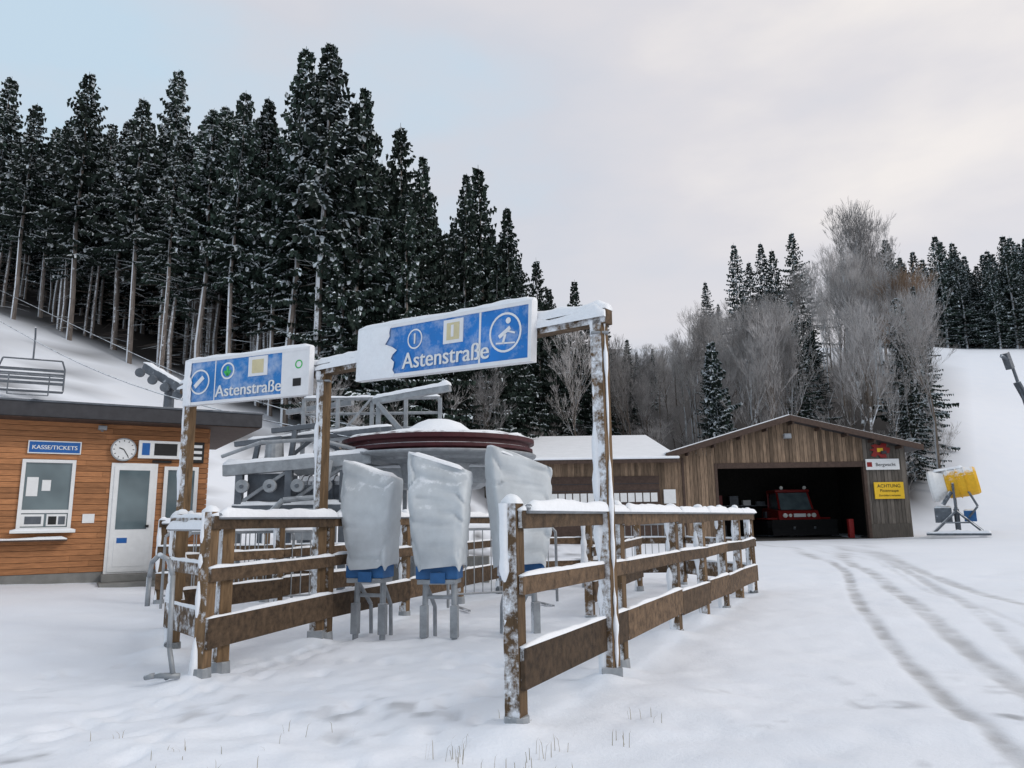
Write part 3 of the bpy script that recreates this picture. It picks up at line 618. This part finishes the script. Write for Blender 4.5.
e=empty('snow_groomer'); gx,gy=16.1,42.3
GT=Matrix.Translation((gx,gy,.04))@Matrix.Scale(.95,4)
mb=MB(GT)
mb.add([(-1.25,0,.9),(1.25,0,.9),(1.25,3.2,.9),(-1.25,3.2,.9),(-1.2,.25,1.55),(1.2,.25,1.55),(1.2,3.2,1.75),(-1.2,3.2,1.75)],[(0,3,2,1),(4,5,6,7),(0,1,5,4),(1,2,6,5),(2,3,7,6),(3,0,4,7)],0)
mb.bx(-1.05,1.05,.95,2.6,2.62,2.80,0)
for s_ in(-1,1):
    mb.beam((s_*1.0,.55,1.6),(s_*.92,1.05,2.65),.12,.12,0); mb.beam((s_*.98,2.5,1.7),(s_*.98,2.5,2.65),.12,.12,0)
    mb.bx(s_*1.5-.4,s_*1.5+.4,.2,3.3,1.0,1.12,0)
mb.obj('red_body',['red'],e,bevel=.05)
mb=MB(GT); mb.add([(-.92,.5,1.58),(.92,.5,1.58),(.86,1.0,2.6),(-.86,1.0,2.6),(-.92,2.5,1.7),(.92,2.5,1.7),(.86,2.5,2.6),(-.86,2.5,2.6)],[(0,1,2,3),(1,5,6,2),(4,0,3,7)],0)
mb.obj('cab_glazing',['glass'],e)
mb=MB(GT)
for s_ in(-1,1):
    prof=[(.1,.55),(.35,.1),(3.0,.1),(3.4,.55),(3.1,.95),(.4,.95)]
    vs=[(s_*1.45+o,y_,z_) for o in(-.42,.42) for y_,z_ in prof]; n=6
    mb.add(vs,[tuple(range(n)),tuple(range(n,2*n))[::-1]]+[(i,(i+1)%n,n+(i+1)%n,n+i) for i in range(n)],0)
    for k in range(12): mb.bx(s_*1.45-.44,s_*1.45+.44,.3+k*.25,.36+k*.25,.05,.1,1)
mb.add([(-1.9,-.75,.1),(1.9,-.75,.1),(1.9,-.55,.5),(-1.9,-.55,.5),(1.9,-.7,1.0),(-1.9,-.7,1.0)],[(0,1,2,3),(3,2,4,5)],0)
mb.beam((-.6,-.6,.5),(-.6,.2,.8),.12,.14,1); mb.beam((.6,-.6,.5),(.6,.2,.8),.12,.14,1)
mb.obj('tracks_and_blade',['black','steeld'],e)
mb=MB(GT)
for s_ in(-1,1):
    mb.cyl((s_*.85,.12,1.25),(s_*.85,.02,1.25),.13,.13,16,0); mb.cyl((s_*.55,.12,1.25),(s_*.55,.02,1.25),.1,.1,16,0); mb.cyl((s_*.7,.9,2.9),(s_*.7,.8,2.9),.1,.1,12,0)
mb.bx(-.35,.35,-.005,.1,1.15,1.35,1); mb.beam((-.4,.66,1.8),(.3,.9,2.35),.02,.03,1)
mb.obj('headlights',['lamp','white'],e)

# ---------------------------------------------------------------- snow cannon
e=empty('snow_cannon'); cx,cy=21.2,36.0; z0=hz(cx,cy)
T=Matrix.Translation((cx,cy,z0))@Matrix.Rotation(math.radians(-32),4,'Z')
A=T@Matrix.Translation((0,0,2.5))@Matrix.Rotation(math.radians(-8),4,'Y')
mb=MB(A@Matrix.Rotation(math.radians(90),4,'Y'))
mb.lathe([(.46,-1.0),(.70,-1.0),(.76,-.9),(.74,-.72),(.64,-.45),(.60,-.3)],(0,0,0),32,1)
mb.lathe([(.61,-.3),(.68,-.25),(.70,.5),(.66,.95),(.60,1.05),(.50,1.06),(.50,.7)],(0,0,0),32,0)
mb.lathe([(0.01,-.85),(.46,-.86)],(0,0,0),32,2); mb.lathe([(0.01,.75),(.5,.75)],(0,0,0),32,2)
for z_ in (-.15,.2,.55): mb.lathe([(.69,z_),(.735,z_),(.735,z_+.05),(.69,z_+.05)],(0,0,0),32,0)
mb.obj('fan_drum',['yellow','white','black'],e,smooth=False)
mb=MB(T)
for s_ in(-1,1):
    mb.beam((0,s_*.55,1.3),(0,s_*.80,2.5),.1,.1,0); mb.beam((0,s_*.4,1.2),(-1.1,s_*1.0,.12),.09,.09,0); mb.beam((0,s_*.4,1.2),(1.1,s_*1.0,.12),.09,.09,0)
    mb.beam((-1.3,s_*1.0,.12),(1.3,s_*1.0,.12),.1,.1,0); mb.beam((-.6,s_*.7,.65),(.6,s_*.7,.65),.06,.06,0)
mb.beam((0,-.6,1.3),(0,.6,1.3),.14,.14,0); mb.beam((-1.1,-1,.14),(-1.1,1,.14),.08,.08,0); mb.beam((1.1,-1,.14),(1.1,1,.14),.08,.08,0); mb.cyl((0,0,.3),(0,0,1.3),.12,.12,14,0)
mb.bx(-.9,-.2,-.45,.35,.65,1.35,0); mb.bx(.3,.8,-.3,.3,.7,1.2,1); mb.cyl((-.5,-.6,1.5),(-.1,-.6,2.1),.1,.1,10,0)
mb.tube([(.5,-.3,.9),(.9,-.5,1.4),(.6,-.5,2.1)],.05,8,0)
mb.obj('support_stand',['steeld','bluepad'],e,bevel=.01)
s=MB(T); s.snow((-.8,0,3.06),(.5,0,3.22),.6,.14); s.snow((-.9,-.05,1.35),(-.2,-.05,1.35),.7,.12); s.snow((.3,0,1.2),(.8,0,1.2),.5,.12); s.snow((-1.3,-1,.17),(1.3,-1,.17),.25,.15); s.obj('snow_cap',['snow'],e,smooth=True)
e=empty('snow_lance'); mb=MB(); mb.cyl((31.0,42,-.2),(28.9,42,9.9),.14,.08,12); mb.beam((28.85,42,9.4),(28.5,41.8,10.3),.35,.35); mb.beam((29.1,42,8.6),(29.6,42,7.4),.5,.12); mb.cyl((28.7,41.8,9.9),(28.2,41.7,10.1),.12,.1,10)
mb.obj('mast_and_nozzle',['steeld'],e,bevel=.01)

# ---------------------------------------------------------------- trees
def fast_mesh(name,v,f,mi,rv,mats):
    me=bpy.data.meshes.new(name); me.from_pydata(v,[],f)
    for k in mats: me.materials.append(M[k])
    me.polygons.foreach_set('material_index',mi); at=me.attributes.new('rnd','FLOAT','FACE'); at.data.foreach_set('value',rv); me.update(); return me
def spruce(name,H,c0,rmax,seed,snow=.2,step=.36,dens=1.0,pw=.95):
    R=random.Random(seed); v=[];f=[];mi=[];rv=[]
    def quad(a,b,c,d,m,r): o=len(v); v.extend([a,b,c,d]); f.append((o,o+1,o+2,o+3)); mi.append(m); rv.append(r)
    n=7; zs=[0,H*.15,H*.4,H*.7,H]; r0=.0075*H+.03
    o=len(v)
    bend=[(0,0),(R.uniform(-.1,.1),R.uniform(-.1,.1)),(R.uniform(-.2,.2),R.uniform(-.2,.2)),(R.uniform(-.1,.1),R.uniform(-.1,.1)),(0,0)]
    for z,bd in zip(zs,bend):
        rr=r0*(1-z/H)**.8+.012
        for i in range(n): a=2*math.pi*i/n; v.append((bd[0]+rr*math.cos(a),bd[1]+rr*math.sin(a),z if z else -1))
    for k in range(4):
        for i in range(n): f.append((o+k*n+i,o+k*n+(i+1)%n,o+(k+1)*n+(i+1)%n,o+(k+1)*n+i)); mi.append(0); rv.append(.5)
    zz0=c0*H
    if c0>.2:
        for _ in range(int(zz0*6)):
            z=R.uniform(.15*zz0,zz0); a=R.uniform(0,6.283); l=R.uniform(.3,1.8); w=.018
            dx,dy=math.cos(a),math.sin(a); dz=R.uniform(-.4,.1)*l
            quad((0,0,z-w),(dx*l,dy*l,z+dz-w*.3),(dx*l,dy*l,z+dz+w*.3),(0,0,z+w),3 if R.random()<.6 else 2,.3)
            quad((-dy*w,dx*w,z),(dx*l,dy*l,z+dz),(dx*l,dy*l,z+dz+.01),(dy*w,-dx*w,z),3,.3)
    z=zz0; lop=R.uniform(0,6.28)
    while z<H-.12:
        t=(z-zz0)/(H-zz0)
        env=(rmax*(1-t)**pw*min(1,.55+t*3)+.10)*(1+.22*math.sin(z*2.1+seed)*(1-t))
        nb=R.randint(4,7) if t<.85 else 4
        a0=R.uniform(0,6.28); lv=R.uniform(.75,1.15)
        for b in range(nb):
            if c0>.2 and t<.2 and R.random()<.4: continue
            az=a0+b*6.283/nb+R.uniform(-.35,.35); Lb=env*R.uniform(.55,1.25)*lv*(1+.15*math.cos(az-lop))
            dx,dy=math.cos(az),math.sin(az); px,py=-dy,dx
            up=(.35*t-.28*(1-t)); sag=.18+.2*(1-t)
            ns=max(3,int(Lb/.17*dens)); rb=R.random(); bs=R.uniform(.3,1.7)
            zb=z+R.uniform(-.14,.14)
            for k in range(1,ns+1):
                s=k/ns; q=s*Lb; zc=zb+q*up-sag*q*q/max(Lb,.5)*.8+.25*q*s*s
                cx_,cy_=dx*q,dy*q
                tl=(.14+.36*Lb*(1-s)*.7+.07)*R.uniform(.6,1.3)
                for sd in(-1,1):
                    fw=R.uniform(.5,.95); tx=dx*fw+px*sd*(1.1-fw*.4); ty=dy*fw+py*sd*(1.1-fw*.4); nn_=math.hypot(tx,ty); tx/=nn_;ty/=nn_
                    dr=-R.uniform(.1,.6)*tl; w=R.uniform(.05,.09)*(1+tl*.35)
                    mx_,my_=cx_+tx*tl*.45,cy_+ty*tl*.45; zm=zc+dr*.25
                    sx,sy=-ty*w,tx*w; tw=R.uniform(-.06,.06)
                    quad((cx_,cy_,zc),(mx_+sx,my_+sy,zm-.02+tw),(cx_+tx*tl,cy_+ty*tl,zc+dr),(mx_-sx,my_-sy,zm-.02-tw),1,R.random()*.6+rb*.4)
                    if R.random()<snow*bs*(.35+1.0*s):
                        g_=.5*w; quad((cx_+tx*.03,cy_+ty*.03,zc+.01),(mx_+sx*.6,my_+sy*.6,zm+.03),(cx_+tx*tl*.95,cy_+ty*tl*.95,zc+dr+.015),(mx_-sx*.6,my_-sy*.6,zm+.03+g_),2,R.random())
                        quad((cx_,cy_,zc+.0),(cx_+tx*tl,cy_+ty*tl,zc+dr),(cx_+tx*tl*.8,cy_+ty*tl*.8,zc+dr*.7+.06),(cx_+tx*.05,cy_+ty*.05,zc+.08),2,R.random())
                    hd=R.uniform(.10,.34); quad((mx_-tx*.12,my_-ty*.12,zm+.02),(mx_+tx*.14,my_+ty*.14,zm),(mx_+tx*.08,my_+ty*.08,zm-hd),(mx_-tx*.03,my_-ty*.03,zm-hd*.8),2 if R.random()<snow*.14*bs else 1,R.random()*.7)
        z+=step*(1.15-.5*t)
    quad((-.03,0,H-.4),(.03,0,H-.4),(.01,0,H+.15),(-.01,0,H+.15),1,.5); quad((0,-.03,H-.4),(0,.03,H-.4),(0,.01,H+.15),(0,-.01,H+.15),1,.5)
    return fast_mesh(name,v,f,mi,rv,['bark','needle','nsnow','dtwig'])
def bare(name,H,seed,spread=.6,mats=('dbark','dfrost'),depth=6,clear=.2):
    R=random.Random(seed); v=[];f=[];mi=[];rv=[]
    def tube(p,q,r0,r1,m):
        d=(q-p).normalized(); u=Vector((0,0,1)) if abs(d.z)<.9 else Vector((1,0,0)); a=d.cross(u).normalized(); b=a.cross(d); o=len(v)
        for c,r in((p,r0),(q,r1)):
            for i in range(3): t=i*2.0944; v.append(tuple(c+a*(math.cos(t)*r)+b*(math.sin(t)*r)))
        for i in range(3): f.append((o+i,o+(i+1)%3,o+3+(i+1)%3,o+3+i)); mi.append(m); rv.append(.5)
    def grow(p,d,l,r,k):
        nseg=2 if k>2 else 1
        for s in range(nseg):
            d=(d+Vector((R.uniform(-.16,.16),R.uniform(-.16,.16),R.uniform(-.02,.2)))).normalized()
            q=p+d*l/nseg; tube(p,q,max(r,.009),max(r*.78,.006),0 if k>2 else 1); p=q; r*=.78
            if k>0 and nseg==2 and s==0:
                for _ in range(2):
                    nd=(d+Vector((R.uniform(-1,1),R.uniform(-1,1),R.uniform(-.2,.5)))*spread).normalized(); grow(p,nd,l*R.uniform(.5,.7),r*.5,k-2 if k>1 else 0)
        if k<=0: return
        for _ in range(3):
            nd=(d+Vector((R.uniform(-1,1),R.uniform(-1,1),R.uniform(-.2,.6)))*spread*1.05).normalized()
            grow(p,nd,l*R.uniform(.62,.86),r*.64,k-1)
    base=H*clear; tube(Vector((0,0,-1)),Vector((0,0,base)),.010*H+.04,.009*H+.02,0)
    grow(Vector((0,0,base)),Vector((0,0,1)),H*.20,.009*H+.02,depth)
    z=max(p[2] for p in v); s=H/z
    v=[(p[0]*s*.85,p[1]*s*.85,p[2]*s) for p in v]
    return fast_mesh(name,v,f,mi,rv,list(mats))
SPT=[spruce('spruce_mesh_a',20,.40,2.9,1,.55),spruce('spruce_mesh_b',20,.32,3.2,2,.36),spruce('spruce_mesh_c',20,.46,2.6,3,.70),spruce('spruce_mesh_d',20,.38,3.4,12,.45)]
SPF=[spruce('spruce_mesh_full_a',20,.06,3.5,4,.14),spruce('spruce_mesh_full_b',20,.10,3.1,5,.26),spruce('spruce_mesh_full_c',20,.12,3.8,15,.10)]
SPB=spruce('spruce_mesh_snowy',12,.04,2.3,6,1.0,step=.30)
SPD=[spruce('spruce_mesh_far_a',20,.05,3.8,8,.32,step=.5,dens=.7),spruce('spruce_mesh_far_b',20,.05,3.4,9,.5,step=.5,dens=.7)]
BR=[bare('bare_tree_mesh_%d'%i,15,20+i,.52) for i in range(4)]
BRS=[bare('bare_bush_mesh_%d'%i,7,40+i,.7,depth=5,clear=.05) for i in range(2)]
BRB=bare('russet_mesh',13,60,.42,mats=('brown','brown'),clear=.1)
def put(name,me,x,y,H,Hm,parent=None,wide=1.0,zo=0):
    o=bpy.data.objects.new(name,me); COL.objects.link(o); s=H/Hm
    o.location=(x,y,hz(x,y)-.15+zo+(1.2*float(vnoise(x,y,9,4)) if y>60 else 0)); o.scale=(s*wide,s*wide,s); o.rotation_euler=(random.uniform(-.02,.02),random.uniform(-.02,.02),random.uniform(0,6.28))
    if parent: o.parent=parent
    return o
F=empty('spruce_forest')
front=[(-28.2,38,26.4,0),(-25.8,37,24.0,0),(-22.8,37,25.8,0),(-21.5,39,24.0,0),(-19.6,37,24.2,0),(-19,39,27.4,0),(-16.5,38,24.0,0),(-14.6,37,24.7,0),(-13.6,39,25.4,0),(-11.5,37,27.5,0),(-9.7,36,27.0,0),(-7.9,37,24.7,1),(-6.4,40,24.1,1),(-4.9,43,23.7,1),(-2.8,44,23,1),(-1.8,47,25,1),(0,50,23.4,1),(2,56,21.6,1),(5.3,62,21.6,1),(8.8,68,21.7,1),(11.7,74,19.5,1),(3.6,60,20.5,1),(7,66,20.6,1),(-24.2,38.5,22,0),(-17.7,36.5,21.5,0),(-12.6,38,22,0),(-8.9,38.5,25,0),(-5.6,38,19,1),(-3.6,41,18,1),(-8.6,36.5,19,1),(-1.0,45,17,1)]
kn=0
for x,y,zt,t in front:
    kn+=1; me=random.choice(SPF if t else SPT); put('spruce_%d'%kn,me,x,y,zt-hz(x,y),20,F,wide=random.uniform(.9,1.15))
for i in range(430):
    k=random.uniform(-1.15,.14)
    back=i>=170
    d=(8+random.random()*26) if back else random.random()*12+1.2
    y=float(yedge(k))+d; x=k*y
    top=float(np.interp(k,[-1.2,-.7,-.3,-.2,-.1,0,.06,.14],[.6,.60,.63,.56,.47,.40,.31,.26]))
    Hh=min(random.uniform(.82,.98)*(top*y+1.2)-hz(x,y),22); Hh=max(Hh,7)
    if back: Hh*=random.uniform(.7,1)
    kn+=1; me=random.choice(SPF if (k>-.26 or back) else SPT); put('spruce_%d'%kn,me,x,y,Hh,20,F,wide=random.uniform(.95,1.2))
W_=empty('mixed_woodland')
cn=0
for x,y,zt in((27,85,33.5),(29.5,88,32.5),(31.5,88,35.2),(34.5,92,36),(24.5,90,30.5),(38,95,39)):
    cn+=1; put('conifer_%d'%cn,SPD[cn%2],x,y,zt-hz(x,y),20,W_,wide=1.15)
for i in range(125):
    k=random.uniform(.13,.575); y=random.uniform(54,96); x=k*y
    if k>.5 and y<60 and random.random()<.5: continue
    zt=float(np.interp(k,[.13,.2,.25,.32,.40,.46,.51,.54,.6],[.22,.25,.28,.32,.355,.395,.42,.37,.31]))*y+1.2
    Hh=zt-hz(x,y); Hh=min(Hh,17)*random.uniform(.6,1.0)
    if Hh<3: continue
    cn+=1
    if random.random()<.15 : put('conifer_%d'%cn,random.choice(SPD),x,y,Hh*.95,20,W_)
    else: put('bare_tree_%d'%cn,random.choice(BR),x,y,Hh,15,W_,wide=random.uniform(.8,1.1))
for i in range(75):
    k=random.uniform(.0,.585); y=random.uniform(50,80); x=k*y; cn+=1; put('bush_%d'%cn,random.choice(BRS),x,y,random.uniform(3,6.0),7,W_,wide=1.1)
for i in range(26):
    k=random.uniform(-.28,.08); y=float(yedge(k))-random.uniform(1,6); x=k*y; cn+=1; put('bush_%d'%cn,random.choice(BRS),x,y,random.uniform(2.5,5.5),7,W_,wide=1.1)
R_=empty('ridge_tree_line')
for i in range(130):
    k=random.uniform(.50,.98); y=random.uniform(124,146); x=k*y; put('ridge_spruce_%d'%i,random.choice(SPD),x,y,random.uniform(14,21),20,R_,wide=1.3)
put('snowy_spruce_tree',SPB,15.4,55,12.4,12)
put('snowy_spruce_tree',SPB,33.5,62,13.5,12,wide=1.1)
for x,y,h in((36.5,66,15.5),(37.5,69,14)): put('russet_larch_tree',BRB,x,y,h,13,wide=1.05)
put('bare_tree',BR[0],4.6,51,12.5,15); put('bare_tree',BR[1],9,56,13,15); put('bare_tree',BR[2],42,82,21,15); put('bare_tree',BR[1],37.5,80,20,15); put('bare_tree',BR[2],-1.5,41,8,15); put('bare_tree',BR[3],40,81,20,15); put('bare_tree',BR[0],36.3,64,14,15)

v=[];f=[]
def blade(x,y,z,h,a,b,w=.004):
    o=len(v); dx,dy=math.cos(a)*b,math.sin(a)*b; px,py=-math.sin(a)*w,math.cos(a)*w
    v.extend([(x-px,y-py,z-.06),(x+px,y+py,z-.06),(x+dx*.4+px*.7,y+dy*.4+py*.7,z+h*.6),(x+dx*.4-px*.7,y+dy*.4-py*.7,z+h*.6),(x+dx,y+dy,z+h)]); f.append((o,o+1,o+2,o+3)); f.append((o+3,o+2,o+4))
cl=[(random.uniform(-2.6,1.0),random.uniform(3.2,5.0)) for _ in range(22)]+[(-.45,4.1),(-.4,4.2)]
for cx_,cy_ in cl:
    for _ in range(random.randint(2,7)):
        x=cx_+random.gauss(0,.07);y=cy_+random.gauss(0,.07); blade(x,y,hz(x,y),random.uniform(.02,.055),random.uniform(0,6.28),random.uniform(.01,.05),.0018)
me=bpy.data.meshes.new('dry_grass'); me.from_pydata(v,[],f); me.materials.append(M['grass']); COL.objects.link(bpy.data.objects.new('dry_grass',me))

# ---------------------------------------------------------------- world & sun
w=bpy.data.worlds.new('World'); scene.world=w; w.use_nodes=True; nt=w.node_tree;N=nt.nodes;L=nt.links; bg=N['Background']
el,az=math.radians(24),math.radians(70)
sky=N.new('ShaderNodeTexSky'); sky.sky_type='NISHITA'; sky.sun_disc=False; sky.sun_elevation=el; sky.sun_rotation=az
sc=N.new('ShaderNodeMix'); sc.data_type='RGBA'; sc.blend_type='MULTIPLY'; sc.inputs['Factor'].default_value=1; sc.inputs['B'].default_value=(.09,.09,.09,1); L.new(sky.outputs['Color'],sc.inputs['A'])
tc=N.new('ShaderNodeTexCoord'); sx=N.new('ShaderNodeVectorMath'); sx.operation='DOT_PRODUCT'; sx.inputs[1].default_value=(.83,.05,.55); L.new(tc.outputs['Generated'],sx.inputs[0])
nz=N.new('ShaderNodeTexNoise'); nz.inputs['Scale'].default_value=2.6; nz.inputs['Detail'].default_value=6; nz.inputs['Roughness'].default_value=.5
mp=N.new('ShaderNodeMapping'); mp.inputs['Scale'].default_value=(1,1,2.6); L.new(tc.outputs['Generated'],mp.inputs[0]); L.new(mp.outputs[0],nz.inputs['Vector'])
ad=N.new('ShaderNodeMath'); ad.operation='MULTIPLY_ADD'; ad.inputs[1].default_value=1.5; L.new(nz.outputs['Fac'],ad.inputs[0]); 
ax=N.new('ShaderNodeMath'); ax.operation='MULTIPLY_ADD'; ax.inputs[1].default_value=.85; ax.inputs[2].default_value=-.52; L.new(sx.outputs['Value'],ax.inputs[0]); L.new(ax.outputs[0],ad.inputs[2])
rp=N.new('ShaderNodeValToRGB'); E=rp.color_ramp.elements; E[0].position=.0; E[0].color=(.60,.75,.88,1); E[1].position=1.0; E[1].color=(.95,.90,.87,1); m_=E.new(.40); m_.color=(.70,.72,.785,1); m_=E.new(.70); m_.color=(.79,.77,.80,1)
L.new(ad.outputs[0],rp.inputs['Fac'])
mx=N.new('ShaderNodeMix'); mx.data_type='RGBA'; mx.inputs['Factor'].default_value=.9; L.new(sc.outputs['Result'],mx.inputs['A']); L.new(rp.outputs['Color'],mx.inputs['B'])
L.new(mx.outputs['Result'],bg.inputs['Color']); bg.inputs['Strength'].default_value=1.0
sl_=bpy.data.lights.new('sun','SUN'); sl_.energy=1.05; sl_.angle=math.radians(18); sl_.color=(1,.97,.94); so=bpy.data.objects.new('sun',sl_); COL.objects.link(so)
dirv=Vector((math.sin(az)*math.cos(el),-math.cos(az)*math.cos(el),math.sin(el)*1.3)); so.rotation_euler=dirv.to_track_quat('Z','Y').to_euler()

# ---------------------------------------------------------------- camera
cam=bpy.data.cameras.new('camera'); cam.lens=26; cam.sensor_width=36; cam.clip_start=.05; cam.clip_end=2000
co_=bpy.data.objects.new('camera',cam); COL.objects.link(co_)
co_.matrix_world=Matrix.Translation((0,0,1.2))@Matrix.Rotation(math.radians(90+10.4),4,'X')@Matrix.Rotation(math.radians(-.8),4,'Z')
scene.camera=co_
